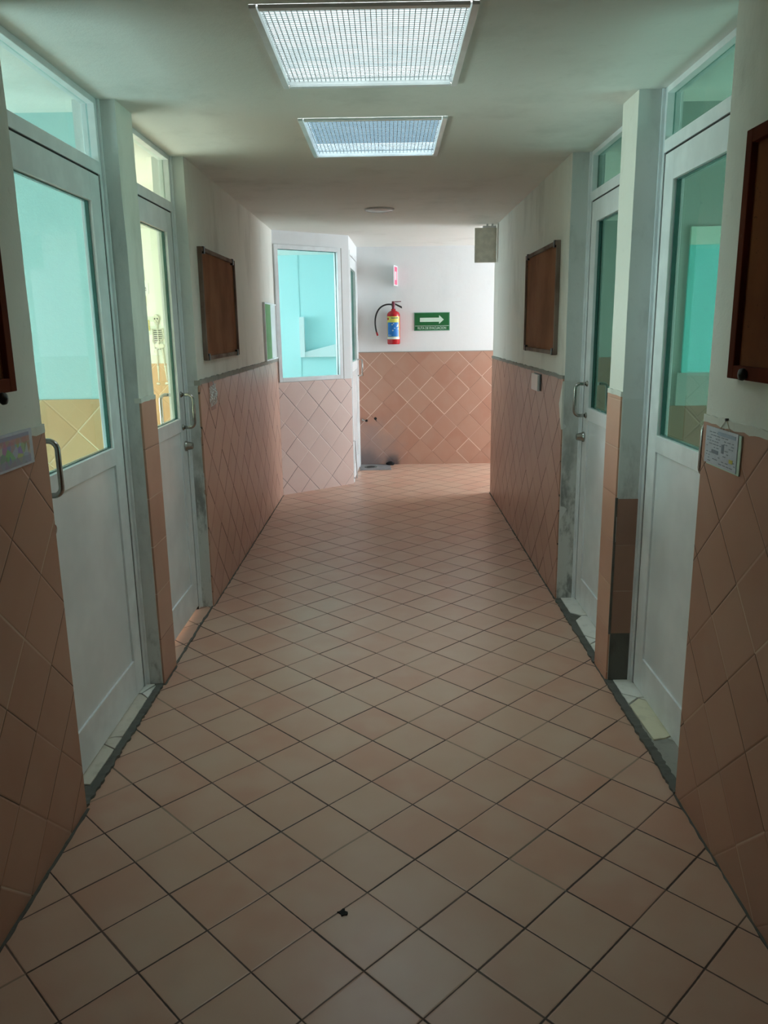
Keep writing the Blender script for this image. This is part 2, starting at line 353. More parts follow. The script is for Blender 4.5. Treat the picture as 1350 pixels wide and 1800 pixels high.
def world_of(o):
    m = Matrix.Translation(o.location) @ o.rotation_euler.to_matrix().to_4x4()
    return m if o.parent is None else world_of(o.parent) @ o.matrix_parent_inverse @ m
def thing(name, label, cat, loc, group=None, kind=None):
    o = bpy.data.objects.new(name, None); C.objects.link(o); o.location = loc; o.empty_display_size = .05
    o['label'] = label; o['category'] = cat
    if group: o['group'] = group
    if kind: o['kind'] = kind
    return o
def tag(o, label, cat, group=None, kind=None):
    o['label'] = label; o['category'] = cat
    if group: o['group'] = group
    if kind: o['kind'] = kind
    return o
def struct(name, bm, mat, parent=None, **k):
    o = obj(name, bm, mat, parent, **k)
    if parent is None: o['kind'] = 'structure'
    return o
def B(): return bmesh.new()
def bbox(*a):
    bm = B(); box(bm, *a); return bm

def wavy(bm, x0, x1, y0, y1, z0, z1, amp=.0035, seed=1, n=36):
    """wall block whose vertical corners wander like hand-laid plaster"""
    rnd = random.Random(seed); off = [[0, 0] for _ in range(4)]; rings = []
    for i in range(n+1):
        z = z0+(z1-z0)*i/n; ring = []
        for k, (x, y) in enumerate(((x0,y0),(x1,y0),(x1,y1),(x0,y1))):
            for q in (0, 1): off[k][q] = off[k][q]*.75+rnd.uniform(-amp, amp)*.6
            ring.append(bm.verts.new((x+off[k][0]*.35, y+off[k][1], z)))
        rings.append(ring)
    for i in range(n):
        for k in range(4): bm.faces.new((rings[i][k], rings[i][(k+1) % 4], rings[i+1][(k+1) % 4], rings[i+1][k]))
    bm.faces.new(rings[0][::-1]); bm.faces.new(rings[-1])
def band(bm, xa, xb, y0, y1, z0, z1, jit_lo=0, jit_hi=0, seed=1, step=.03):
    """long strip on an x=const wall with ragged lower / upper edges"""
    rnd = random.Random(seed); n = max(2, int((y1-y0)/step)); pr = None; first = None
    for i in range(n+1):
        y = y0+(y1-y0)*i/n; a = z0+rnd.uniform(-1, 1)*jit_lo; b = z1+rnd.uniform(-1, 1)*jit_hi
        cur = [bm.verts.new(c) for c in ((xa,y,a),(xb,y,a),(xb,y,b),(xa,y,b))]
        if pr:
            for k in range(4): bm.faces.new((pr[k], pr[(k+1) % 4], cur[(k+1) % 4], cur[k]))
        else: first = cur
        pr = cur
    bm.faces.new(first[::-1]); bm.faces.new(pr)
def ragged(bm, x0, x1, y0, y1, z0, z1, jx=.006, seed=1, step=.025):
    """flat strip on the floor along y with ragged long edges"""
    rnd = random.Random(seed); n = max(2, int((y1-y0)/step)); pr = None
    for i in range(n+1):
        y = y0+(y1-y0)*i/n; a = x0+rnd.uniform(-1, 1)*jx; b = x1+rnd.uniform(-1, 1)*jx; zz = z1+rnd.uniform(-1, 1)*.002
        cur = [bm.verts.new(c) for c in ((a,y,z0),(b,y,z0),(b,y,zz),(a,y,zz))]
        if pr:
            for k in range(4): bm.faces.new((pr[k], pr[(k+1) % 4], cur[(k+1) % 4], cur[k]))
        else: bm.faces.new(cur[::-1])
        pr = cur
    bm.faces.new(pr)

# ------------------------------------------------------------------ floor and ceiling
XW, XE, YS, YN = -4.0, 4.0, -3.0, 9.75
struct('floor', bbox(XW-.1, XE+.1, YS-.1, YN+.1, -.08, 0), M['floor'])
xs = [XW-.1, -.358, .250, XE+.1]; ys = [YS-.1, 2.322, 3.045, 3.487, 4.212, YN+.1]
bm = B()
for i in range(3):
    for j in range(5):
        if i == 1 and j in (1, 3): continue
        box(bm, xs[i], xs[i+1], ys[j], ys[j+1], H, H+.045)
bmesh.ops.remove_doubles(bm, verts=bm.verts, dist=1e-5)
struct('ceiling', bm, M['ceil'])

# ------------------------------------------------------------------ corridor walls
def side_wall(name, s, W, O, segs, mats):
    """segs: (y0,y1,tile material, ledge material, ledge height)"""
    bm = B()
    for k, (y0, y1, *_r) in enumerate(segs): wavy(bm, min(W, O), max(W, O), y0, y1, 0, H+.001, seed=10+k+(50 if s > 0 else 0))
    # reveals (faces across the corridor direction) show bare grey plaster
    wobj = struct(name, bm, [M['paint'], M['reveal']])
    for p in wobj.data.polygons:
        if abs(p.normal.y) > .8: p.material_index = 1
    for k, (y0, y1, tm, lm, lh, lp) in enumerate(segs):
        b = B(); band(b, W-s*.007, W+s*.02, y0+.002, y1-.002, 0, ZT, 0, .002, seed=70+k)
        obj('tile_wainscot', b, tm, wobj)
        if lm:
            b = B(); band(b, W-s*lp, W+s*.02, y0, y1, ZT-.004, ZT+lh, .003, .003, seed=90+k+s)
            obj('ledge', b, lm, wobj)
    return wobj
wl = side_wall('wall_left', -1, WL, OL, [
    (YS, LA, M['tile_left_near'], M['plaster_edge'], .018, .0078),
    (LB, LC, M['tile_pier_left'], M['plaster_edge'], .016, .0078),
    (LD, LE, M['tile_left_far'], M['cement_mid'], .022, .011)], None)
wr = side_wall('wall_right', 1, WR, OR, [
    (YS, RA, M['tile_right_near'], M['plaster_edge'], .018, .0078),
    (RB, RC, M['tile_pier_right'], M['plaster_edge'], .015, .0078),
    (RD, RE, M['tile_right_far'], M['cement_mid'], .016, .010)], None)
# reveal of the right pier: brown tiles low down, bare cement at the foot and above
obj('reveal_tile', bbox(WR+.002, IR+.004, RB-.007, RB+.01, .225, .806), M['tile_reveal'], wr)
obj('cement_patch', bbox(WR+.001, IR+.004, RB-.004, RB+.01, 0, .225), M['cement'], wr)
b = B(); band(b, WR-.0073, WR+.003, RB-.0035, RB+.003, .22, .81, .0, .0); obj('cement_patch', b, M['cement'], wr)
obj('cement_patch', bbox(WR+.003, IR+.003, RB-.003, RB+.01, .806, 1.21), M['reveal_mid'], wr)
obj('cement_patch', bbox(WR+.003, IR+.003, RD-.003, RD+.01, .0, 1.215), M['reveal_mid'], wr)
obj('cement_patch', bbox(IL-.003, WL-.003, LD-.003, LD+.01, .0, 1.215), M['reveal_mid'], wl)
# chipped corner of the right far wainscot: a wedge of bare white plaster
b = B(); prism(b, [(WR-.0085, RD+.0, 1.21), (WR-.0085, RD+.075, 1.085), (WR-.0085, RD+.035, 1.0), (WR-.0085, RD, .955)], (.01, 0, 0)); obj('plaster_wedge', b, M['plaster_edge'], wr)

# end of corridor
def quadwall(bm, a, b_, z0, z1, th):
    """vertical slab from plan point a to b_, thickness th to the left of a->b_"""
    d = (b_-a).normalized(); n = Vector((-d.y, d.x))*th
    prism(bm, [(a.x,a.y,z0),(b_.x,b_.y,z0),(b_.x+n.x,b_.y+n.y,z0),(a.x+n.x,a.y+n.y,z0)], (0,0,z1-z0))
def A(s, z, off=0):   # point on the angled wall, s along, off towards the corridor
    n = Vector((dA.y, -dA.x)); q = P1+dA*s+n*off; return Vector((q.x, q.y, z))
LNG = (P2-P1).length
wx0, wx1, wz0, wz1 = .012, .733, 1.032, 2.214
bm = B()
quadwall(bm, P1, P2, 0, wz0, .12)
quadwall(bm, P1, P2, wz1, H+.001, .12)
quadwall(bm, P1, P1+dA*wx0, wz0, wz1, .12)
quadwall(bm, P1+dA*wx1, P2, wz0, wz1, .12)
wa = struct('wall_angled', bm, M['white_wall'])
bm = B(); prism(bm, [A(.004, 0, .007), A(LNG-.002, 0, .007), A(LNG-.002, 0, -.01), A(.004, 0, -.01)], (0, 0, wz0-.004)); obj('tile_wainscot', bm, M['tile_angled_lit'], wa)
bm = B(); quadwall(bm, Vector((-1.9, LE-.11)), Vector((WL, LE)), 0, .01, .01); bm.free()

def aframe(bm, s0, s1, z0, z1, o0, o1):
    prism(bm, [A(s0, z0, o1), A(s1, z0, o1), A(s1, z0, o0), A(s0, z0, o0)], (0, 0, z1-z0))
win = thing('window_1', 'tall fixed window in white metal frame on the angled wall at the corridor end', 'window', A(.37, wz0), kind='structure')
bm = B(); t = .036
aframe(bm, wx0, wx0+t, wz0, wz1, -.05, .012); aframe(bm, wx1-t-.012, wx1-.012, wz0, wz1, -.05, .012)
aframe(bm, wx0+t, wx1-t-.012, wz0, wz0+t, -.05, .012); aframe(bm, wx0+t, wx1-t-.012, wz1-t, wz1, -.05, .012)
obj('window_frame', bm, M['alu'], win, bevel=.002)
bm = B(); aframe(bm, wx1-.012, wx1+.004, wz0, wz1, -.05, .002); obj('frame_gap', bm, M['cement_mid'], win)
bm = B(); aframe(bm, wx0+t, wx1-t-.012, wz0+t, wz1-t, -.032, -.027); obj('window_pane', bm, M['glass_end'], win)
bm = B()
for (a, b_, c, d) in ((wx0+t, wx0+t+.004, wz0+t, wz1-t), (wx1-t-.016, wx1-t-.012, wz0+t, wz1-t), (wx0+t, wx1-t-.012, wz1-t-.005, wz1-t)): aframe(bm, a, b_, c, d, -.026, -.018)
obj('window_gasket', bm, M['glass_edge'], win)

# wall with the end door (runs back from the angled wall to the back wall)
dF = (P3-P2).normalized(); nF = Vector((dF.y, -dF.x)); LF = (P3-P2).length
def F(s, z, off=0): q = P2+dF*s+nF*off; return Vector((q.x, q.y, z))
def fbox(bm, s0, s1, z0, z1, o0, o1): prism(bm, [F(s0, z0, o1), F(s1, z0, o1), F(s1, z0, o0), F(s0, z0, o0)], (0, 0, z1-z0))
bm = B(); fbox(bm, 0, .06, 0, H+.001, -.1, 0); fbox(bm, .98, LF+.05, 0, H+.001, -.1, 0); fbox(bm, .06, .98, 2.21, H+.001, -.1, 0)
we = struct('wall_end_left', bm, M['white_wall'])
d5 = thing('door_5', 'white metal half-glazed door seen edge-on beside the angled wall', 'door', F(.5, 0), kind='structure')
bm = B(); fbox(bm, .06, .10, .0, 2.21, -.06, .006); fbox(bm, .94, .98, 0, 2.21, -.06, .006); fbox(bm, .10, .94, 2.17, 2.21, -.06, .006); obj('door_frame', bm, M['alu'], d5, bevel=.002)
lf = bpy.data.objects.new('door_leaf', None); C.objects.link(lf); lf.parent = d5
bm = B()
for (a, b_, c, d) in ((.104, .19, .015, 2.165), (.85, .936, .015, 2.165), (.19, .85, 2.06, 2.165), (.19, .85, 1.08, 1.17), (.19, .85, .015, .16)): fbox(bm, a, b_, c, d, -.05, .0)
obj('leaf_frame', bm, M['alu'], lf, bevel=.0015)
bm = B(); fbox(bm, .19, .85, .16, 1.08, -.035, -.008); obj('lower_panel', bm, M['panel'], lf)
bm = B(); fbox(bm, .19, .85, 1.17, 2.06, -.03, -.025); obj('glass_pane', bm, M['glass_dark'], lf)
bm = B(); tube(bm, [F(.9, 1.0, .0), F(.9, 1.0, .05), F(.9, 1.17, .05), F(.9, 1.17, 0)], .009); obj('door_handle', bm, M['steel'], lf, smooth=True)
bm = B(); tube(bm, [F(.03, .42, .0), F(.03, .42, .02), F(.03, .05, .035), F(.03, .05, 0)], .006); obj('bent_strip', bm, M['white'], we, smooth=True)

# back wall of the foyer, east side
bm = B(); box(bm, -.46, XE+.1, YF, YF+.1, 0, H+.001); wb = struct('wall_back', bm, M['white_wall'])
bm = B(); box(bm, P3.x, XE, YF-.007, YF+.02, 0, ZT+.01); obj('tile_wainscot', bm, M['tile_back'], wb)
bm = B(); box(bm, P3.x, XE, YF-.009, YF+.02, ZT+.01, ZT+.018); obj('ledge', bm, M['cement_mid'], wb)
bm = B(); box(bm, OR-.001, XE+.1, RE-.12, RE, 0, H+.001); wn_ = struct('wall_foyer_south', bm, M['white_wall'])
bm = B(); box(bm, WR+.01, XE, RE-.01, RE+.006, 0, ZT); obj('tile_wainscot', bm, M['tile_back'], wn_)

# ------------------------------------------------------------------ side rooms
PT = .075   # partition thickness
def wall(name, mat, *b): return struct(name, bbox(*b), mat)
rm = wall('wall_near_left_room', M['teal'], XW, OL+.002, 3.335, 3.335+PT, 0, H)
obj('tile_wainscot', bbox(XW, OL, 3.328, 3.34, 0, ZT-.0), M['tile_room'], rm)
r2 = wall('wall_far_left_room', M['pale'], XW, OL, 6.93, 7.02, 0, H)
obj('tile_wainscot', bbox(XW, OL, 6.922, 6.94, 0, ZT), M['tile_room'], r2)
rp = wall('wall_far_left_room_south', M['pale'], XW, OL+.002, 3.335+PT, 3.345+PT+.01, 0, H)
r3 = wall('wall_near_right_room', M['room_grey'], OR-.002, XE, 3.33, 3.33+PT, 0, H)
obj('teal_panel', bbox(1.207, 2.4, 3.318, 3.335, 1.30, 1.803), M['teal_deep'], r3)
obj('pale_band', bbox(1.207, 2.4, 3.316, 3.335, 1.803, 1.872), M['sign_pale'], r3)
obj('pale_band', bbox(1.19, 2.4, 3.317, 3.335, 1.165, 1.30), M['room_grey'], r3)
obj('tile_wainscot', bbox(1.10, XE, 3.318, 3.335, 0, 1.165), M['tile_room_dark'], r3)
r4 = wall('wall_far_right_room', M['room_grey'], OR, XE, 6.9, 7.03, 0, H)
obj('tile_wainscot', bbox(OR, XE, 6.89, 6.91, 0, ZT), M['tile_room_dark'], r4)
# end-left room: teal walls, with a patch of sunlight shaped as white solids
bm = B(); box(bm, XW, -.40, 9.60, 9.70, 0, H); box(bm, XW, -1.045, 9.594, 9.6, 0, H); wc = struct('wall_end_room_north', bm, M['teal_end'])
bm = B(); prism(bm, [(-1.044, 9.52, 1.17), (-.48, 9.52, 1.17), (-.48, 9.52, 1.352), (-1.044, 9.52, 1.215)], (0, .09, 0)); obj('sun_patch', bm, M['white_wall'], wc)
obj('sun_strip', bbox(-1.045, -.99, 9.50, 9.6, 1.17, 1.63), M['white_wall'], wc)  # upright strip of sunlight, shaped as a white post
struct('wall_end_room_south', bbox(XW, WL-.12, 7.02, 7.12, 0, H), M['teal_end'])
struct('wall_end_room_east', bbox(-.46, -.36, YF+.1, 9.7, 0, H), M['teal_end'])
# outer walls
struct('wall_west', bbox(XW-.1, XW, YS-.1, YN+.1, 0, H), M['pale'])
struct('wall_east', bbox(XE, XE+.1, YS-.1, YN+.1, 0, H), M['white_wall'])
struct('wall_south', bbox(XW, XE, YS-.1, YS, 0, H), M['paint'])
struct('wall_north', bbox(XW-.1, XE+.1, YN, YN+.1, 0, H), M['white_wall'])

# ------------------------------------------------------------------ half-glazed doors with transoms
def make_door(name, label, s, xi, y0, y1, zt0, handle_near, gmat, tmat):
    """s = -1 left wall, +1 right wall; xi = plane of the frame face; zt0 = bottom of transom bar"""
    d = thing(name, label, 'door', (xi, (y0+y1)/2, 0), kind='structure')
    def X(a, b): p, q = xi+s*a, xi+s*b; return (min(p, q), max(p, q))
    bm = B(); j = .034
    for (a, b_, c, e_) in ((y0, y0+j, 0, H), (y1-j, y1, 0, H), (y0+j, y1-j, H-.022, H), (y0+j, y1-j, zt0, zt0+.045)): box(bm, *X(0, .05), a, b_, c, e_)
    # slim outer rebate of the jambs
    for (a, b_) in ((y0, y0+.012), (y1-.012, y1)): box(bm, *X(-.010, .0), a, b_, 0, H)
    fr = obj('door_frame', bm, M['alu'], d, bevel=.0015)
    obj('transom_glass', bbox(*X(.026, .031), y0+j, y1-j, zt0+.045, H-.022), tmat, fr)
    lf = bpy.data.objects.new('door_leaf', None); C.objects.link(lf); lf.parent = d
    lf.matrix_parent_inverse = Matrix.Translation(-d.location)
    a0, a1 = y0+j+.007, y1-j-.007; zt = zt0-.006; gt = zt0-.105; sw = .095
    gb, rb, bt = (1.060, .992, .172) if s < 0 else (1.083, 1.018, .164)
    bm = B()
    for (a, b_, c, e_) in ((a0, a0+sw, .018, zt), (a1-sw, a1, .018, zt), (a0+sw, a1-sw, gt, zt), (a0+sw, a1-sw, rb, gb), (a0+sw, a1-sw, .018, bt)): box(bm, *X(.004, .046), a, b_, c, e_)
    obj('leaf_frame', bm, M['alu'], lf, bevel=.0015)
    obj('lower_panel', bbox(*X(.012, .036), a0+sw, a1-sw, bt, rb), M['panel'], lf)
    obj('glass_pane', bbox(*X(.030, .036), a0+sw, a1-sw, gb, gt), gmat, lf)
    bm = B()
    for (a, b_, c, e_) in ((a0+sw, a0+sw+.005, gb, gt), (a1-sw-.005, a1-sw, gb, gt), (a0+sw, a1-sw, gb, gb+.005), (a0+sw, a1-sw, gt-.005, gt)): box(bm, *X(.018, .03), a, b_, c, e_)
    obj('glazing_gasket', bm, M['glass_edge'], lf)
    bm = B()
    for (a, b_, c, e_) in ((a0-.007, a0, .0, zt), (a1, a1+.007, .0, zt), (a0, a1, zt, zt0)): box(bm, *X(.005, .045), a, b_, c, e_)
    obj('door_seal', bm, M['seal'], fr)
    yh = a0+.062 if handle_near else a1-.062
    hz0, hz1 = (1.012, 1.180) if s < 0 else (1.040, 1.203)
    pr = .062; pts = []
    xa, xb = xi+s*.004, xi+s*(.004-pr); r = .026
    pts.append((xa, yh, hz0)); 
    for k in range(7):
        t_ = PI/2*k/6; pts.append((xb+s*(r-r*math.sin(t_)), yh, hz0+r-r*math.cos(t_)))
    for k in range(7):
        t_ = PI/2*k/6; pts.append((xb+s*(r-r*math.cos(t_)), yh, hz1-r+r*math.sin(t_)))
    pts.append((xa, yh, hz1))
    bm = B(); tube(bm, pts, .0088, 12)
    for zz in (hz0, hz1): lathe(bm, [(.0, s*.004), (.015, s*.004), (.015, s*.0), (.012, -s*.004), (0, -s*.004)], (xi, yh, zz), 'X', 16)
    obj('door_handle', bm, M['steel'], lf, smooth=True, label='curved steel bow handle')
    # matching handle on the room side
    bm = B(); tube(bm, [(2*xi+s*.05-p[0], p[1], p[2]) for p in pts], .0088, 12)
    obj('room_side_handle', bm, M['steel'], lf, smooth=True)
    zl = .912 if s < 0 else .925; yl = a0+.034 if handle_near else a1-.034
    bm = B(); lathe(bm, [(0, s*.004), (.027, s*.004), (.027, -s*.002), (.023, -s*.008), (.017, -s*.034), (.015, -s*.036), (0, -s*.036)], (xi, yl, zl), 'X', 24)
    obj('door_lock', bm, M['steel'], lf, smooth=False, label='conical steel lock cylinder')
    return d
make_door('door_1', 'white half-glazed door nearest on the left, teal room behind its glass', -1, IL, LA, LB, 2.066, True, M['glass_light'], M['glass_light'])
make_door('door_2', 'white half-glazed door with skeleton poster visible through its glass', -1, IL, LC, LD, 2.070, False, M['glass_pale'], M['glass_pale'])
make_door('door_3', 'white half-glazed door nearest on the right with bright teal panel behind glass', 1, IR, RA, RB, 2.106, True, M['glass_dark'], M['glass_dark'])
make_door('door_4', 'white half-glazed door beyond the right pier with green glass darkened for the dim room behind', 1, IR, RC, RD, 2.096, False, M['glass_dark'], M['glass_dark'])

# ------------------------------------------------------------------ thresholds and cement seams
def poly(bm, pts, z0, z1): prism(bm, [(x, y, z0) for x, y in pts], (0, 0, z1-z0))
tr1 = struct('trim_1', bbox(WR+.02, IR+.05, RA, RB, 0, .008), M['cement_mid'])
bm = B(); poly(bm, [(.945, 3.15), (1.07, 3.15), (1.07, 2.985), (1.0, 2.985), (.945, 3.02)], .006, .013); obj('marble_piece', bm, M['marble'], tr1)
bm = B(); poly(bm, [(.945, 3.012), (.995, 2.98), (.947, 2.93)], .006, .013); poly(bm, [(1.07, 2.978), (1.005, 2.978), (1.07, 2.92)], .006, .013); obj('marble_piece', bm, M['marble'], tr1)
bm = B(); poly(bm, [(.947, 2.915), (1.0, 2.972), (1.07, 2.91), (1.07, 2.70), (1.0, 2.655), (.955, 2.645)], .006, .013); obj('marble_piece', bm, M['cream_tile'], tr1)
bm = B(); poly(bm, [(1.07, 2.692), (1.01, 2.652), (1.07, 2.60)], .006, .013); obj('marble_piece', bm, M['marble'], tr1)
tr2 = struct('trim_2', bbox(WR+.02, IR+.05, RC, RD, 0, .007), M['cement'])
bm = B(); poly(bm, [(.945, 4.21), (1.06, 4.21), (1.06, 3.93), (.99, 3.935), (.945, 3.98)], .006, .012); obj('marble_piece', bm, M['marble'], tr2)
bm = B(); poly(bm, [(.95, 3.86), (.995, 3.925), (1.06, 3.92), (1.06, 3.60), (1.0, 3.60), (.945, 3.66)], .006, .012); obj('marble_piece', bm, M['marble'], tr2)
bm = B(); poly(bm, [(.945, 3.645), (.99, 3.594), (.945, 3.55)], .006, .012); poly(bm, [(.945, 3.54), (1.0, 3.59), (1.06, 3.59), (1.06, 3.36), (.945, 3.36)], .006, .012); obj('marble_piece', bm, M['marble'], tr2)
tr3 = struct('trim_3', bbox(IL-.05, WL-.02, LA, LB, 0, .008), M['cement'])
bm = B(); poly(bm, [(-1.10, 2.39), (-1.026, 2.385), (-1.022, 2.61), (-1.10, 2.665)], .006, .013); obj('marble_piece', bm, M['beige_tile'], tr3)
bm = B(); poly(bm, [(-1.10, 2.672), (-1.022, 2.618), (-1.022, 2.70), (-1.05, 2.70)], .006, .013); obj('marble_piece', bm, M['beige_tile'], tr3)
bm = B(); poly(bm, [(-1.10, 2.68), (-1.045, 2.706), (-1.022, 2.706), (-1.022, 3.02), (-1.06, 3.06), (-1.10, 3.06)], .006, .013); obj('marble_piece', bm, M['beige_tile'], tr3)
bm = B(); poly(bm, [(-1.022, 3.028), (-1.056, 3.066), (-1.022, 3.14)], .006, .013); poly(bm, [(-1.10, 3.066), (-1.06, 3.07), (-1.03, 3.155), (-1.10, 3.155)], .006, .013); obj('marble_piece', bm, M['marble'], tr3)
bm = B(); ragged(bm, WR-.010, WR+.023, RA+.0, RB+.005, 0, .010, .0035, 3, .014); struct('trim_4', bm, M['cement'])
bm = B(); ragged(bm, WR-.012, WR+.020, RC-.005, RD-.01, 0, .009, .004, 4); struct('trim_5', bm, M['cement'])
bm = B(); ragged(bm, WL-.022, WL+.004, LA-.02, LB+.005, 0, .010, .004, 5, .014); struct('trim_6', bm, M['cement'])
bm = B(); ragged(bm, WL-.006, WL+.005, LC-.005, LD+.01, 0, .004, .003, 6); struct('trim_7', bm, M['cement'])
for k, (xa, xb, y0, y1) in enumerate(((WL, WL+.016, .4, LA), (WL+.002, WL+.014, LD, LE), (WR-.012, WR, .4, RA), (WR-.014, WR-.004, RD, RE), (WL+.003, WL+.012, LB, LC), (WR-.012, WR-.003, RB, RC))):
    bm = B(); ragged(bm, xa, xb, y0, y1, 0, .003, .0025, 30+k); struct('trim_%d' % (8+k), bm, M['cement'])

# ------------------------------------------------------------------ skylights
def skylight(label, x0, x1, y0, y1, pm, nx, ny):
    t = thing('skylight', label, 'skylight', ((x0+x1)/2, (y0+y1)/2, H), 'skylights in the corridor ceiling')
    f = .012; bm = B()
    for (a, b_, c, d) in ((x0-f, x0+.008, y0-f, y1+f), (x1-.008, x1+f, y0-f, y1+f), (x0+.012, x1-.012, y0-f, y0+.010), (x0+.012, x1-.012, y1-.010, y1+f)): box(bm, a, b_, c, d, H-.010, H+.0)
    for (a, b_, c, d) in ((x0, x0+.008, y0, y1), (x1-.008, x1, y0, y1), (x0, x1, y0, y0+.008), (x0, x1, y1-.008, y1)): box(bm, a, b_, c, d, H-.001, H+.05)
    obj('skylight_frame', bm, M['alu'], t, bevel=.001)
    pn = obj('glass_panel', bbox(x0+.008, x1-.008, y0+.008, y1-.008, H+.014, H+.020), pm, t)
    bm = B()
    for i in range(1, nx):
        x = x0+(x1-x0)*i/nx; box(bm, x-.0011, x+.0011, y0+.008, y1-.008, H+.008, H+.014)
    for i in range(1, ny):
        y = y0+(y1-y0)*i/ny; box(bm, x0+.008, x1-.008, y-.0009, y+.0009, H+.0125, H+.014)
    obj('rib_grid', bm, M['grid'], pn)
skylight('bright white ribbed skylight panel nearest in the ceiling', -.346, .238, 2.334, 3.033, M['sky_bright'], 38, 44)
skylight('bluish ribbed skylight panel with dark leaf litter, farther along the ceiling', -.346, .238, 3.499, 4.200, M['sky_blue'], 34, 26)

# ------------------------------------------------------------------ things on the ceiling
cl = thing('ceiling_light', 'small round white flush ceiling light beyond the skylights', 'light', (-.056, 6.04, H))
bm = B(); lathe(bm, [(0, 0), (.108, 0), (.108, -.008), (.100, -.014), (.092, -.014)], (-.056, 6.04, H), 'Z', 40); obj('rim', bm, M['white'], cl, smooth=False)
bm = B(); lathe(bm, [(.092, -.012), (.06, -.017), (0, -.018)], (-.056, 6.04, H), 'Z', 40); obj('diffuser', bm, M['whiteboard'], cl, smooth=True)
hp = thing('hanging_sign', 'plain beige board hanging from the ceiling at the right wall end', 'sign', (.82, 7.0, H))
obj('board', bbox(.733, .916, 6.99, 7.012, 2.022, 2.300), M['beige_board'], hp, bevel=.003)
bm = B(); box(bm, .80, .91, 6.985, 7.017, 2.300, 2.314); box(bm, .83, .845, 6.992, 7.01, 2.312, H); box(bm, .872, .887, 6.992, 7.01, 2.312, H); obj('bracket', bm, M['alu'], hp)

# ------------------------------------------------------------------ boards
def cork(label, s, W, y0, y1, z0, z1, pm, fm, fw_, depth=.022, clips=True, knob=None):
    t = thing('pin_board', label, 'pin board', (W, (y0+y1)/2, z0))
    def X(a, b): p, q = W-s*a, W-s*b; return (min(p, q), max(p, q))
    bm = B()
    for (a, b_, c, d) in ((y0, y0+fw_, z0, z1), (y1-fw_, y1, z0, z1), (y0+fw_, y1-fw_, z0, z0+fw_), (y0+fw_, y1-fw_, z1-fw_, z1)): box(bm, *X(0, depth), a, b_, c, d)
    obj('frame', bm, fm, t, bevel=.002)
    obj('board_panel', bbox(*X(0, depth*.45), y0+fw_, y1-fw_, z0+fw_, z1-fw_), pm, t)
    if clips:
        for (a, c) in ((y0+.03, z0), (y1-.09, z0), (y0+.05, z1-.03), (y1-.09, z1-.03)):
            obj('corner_clip', bbox(*X(.0, depth+.004), a, a+.028, c-.002, c+.034), M['clip'], t)
    if knob:
        bm = B(); lathe(bm, [(0, -s*depth), (.012, -s*depth), (.016, -s*(depth+.006)), (.014, -s*(depth+.014)), (0, -s*(depth+.018))], (W, knob[0], knob[1]), 'X', 16); obj('bolt', bm, M['clip'], t, smooth=True)
    return t
cork('worn brown pin board in thin frame on left wall beyond second door', -1, WL, 4.335, 5.275, 1.340, 1.927, M['cork'], M['frame_worn'], .022)
cork('worn brown pin board in thin frame on right wall beyond the doors', 1, WR, 4.425, 5.416, 1.340, 1.940, M['cork'], M['frame_worn'], .022)
cork('speckled brown pin board in red wood frame, nearest on right wall', 1, WR, 1.10, 2.130, 1.357, 1.962, M['cork_red'], M['wood_frame'], .034, .028, False, (2.02, 1.372))
cork('brown pin board on nearest left wall, only its lower corner showing', -1, WL, 1.05, 2.077, 1.352, 1.95, M['cork_red'], M['wood_frame'], .034, .028, False, (1.98, 1.340))

wbd = thing('notice_board', 'white board with green strip at the far end of left wall', 'notice board', (WL, 6.83, 1.24))
bm = B(); f = .012; y0, y1, z0, z1 = 6.47, 7.12, 1.246, 1.708
for (a, b_, c, d) in ((y0, y0+f, z0, z1), (y1-f, y1, z0, z1), (y0+f, y1-f, z0, z0+f), (y0+f, y1-f, z1-f, z1)): box(bm, WL, WL+.020, a, b_, c, d)
obj('frame', bm, M['alu'], wbd, bevel=.001)
obj('white_panel', bbox(WL, WL+.012, y0+f, y1-f, z0+f, z1-f), M['whiteboard'], wbd)
obj('green_strip', bbox(WL+.011, WL+.015, y0+f, 6.80, z0+f, z1-f), M['lime'], wbd)

# ------------------------------------------------------------------ small things on the walls
X0 = WL+.007
pb = thing('plastic_bag', 'small crumpled clear plastic bag taped to left wall tiles', 'bag', (X0, 4.46, 1.08))
bm = B(); rnd = random.Random(4); nx, nz = 16, 22; g = []
for j in range(nz+1):
    row = []
    for i in range(nx+1):
        yy = 4.385+.17*i/nx+rnd.uniform(-.004, .004)+.012*math.sin(j*.6); zz = 1.082+.112*j/nz+.010*i/nx
        k = math.sin(PI*i/nx)*math.sin(PI*j/nz); row.append(bm.verts.new((X0+.003+k*(.012+rnd.uniform(-.008, .010)), yy, zz)))
    g.append(row)
bk = [[bm.verts.new((X0+.0005, v.co.y, v.co.z)) for v in row] for row in (g[0], g[-1])]
for j in range(nz):
    for i in range(nx): bm.faces.new((g[j][i], g[j][i+1], g[j+1][i+1], g[j+1][i]))
for i in range(nx):
    bm.faces.new((g[0][i], g[0][i+1], bk[0][i+1], bk[0][i])); bm.faces.new((g[-1][i], g[-1][i+1], bk[1][i+1], bk[1][i]))
obj('bag_film', bm, M['bag'], pb)
obj('tape_piece', bbox(X0, X0+.002, 4.38, 4.50, 1.19, 1.222), M['tape'], pb)
obj('tape_piece', bbox(X0, X0+.0015, 4.42, 4.53, 1.062, 1.090), M['tape'], pb)
bm = B(); tube(bm, [(X0+.004, 4.46, 1.222), (X0+.008, 4.472, 1.212), (X0+.006, 4.48, 1.198)], .0022, 6); obj('hook', bm, M['white'], pb)

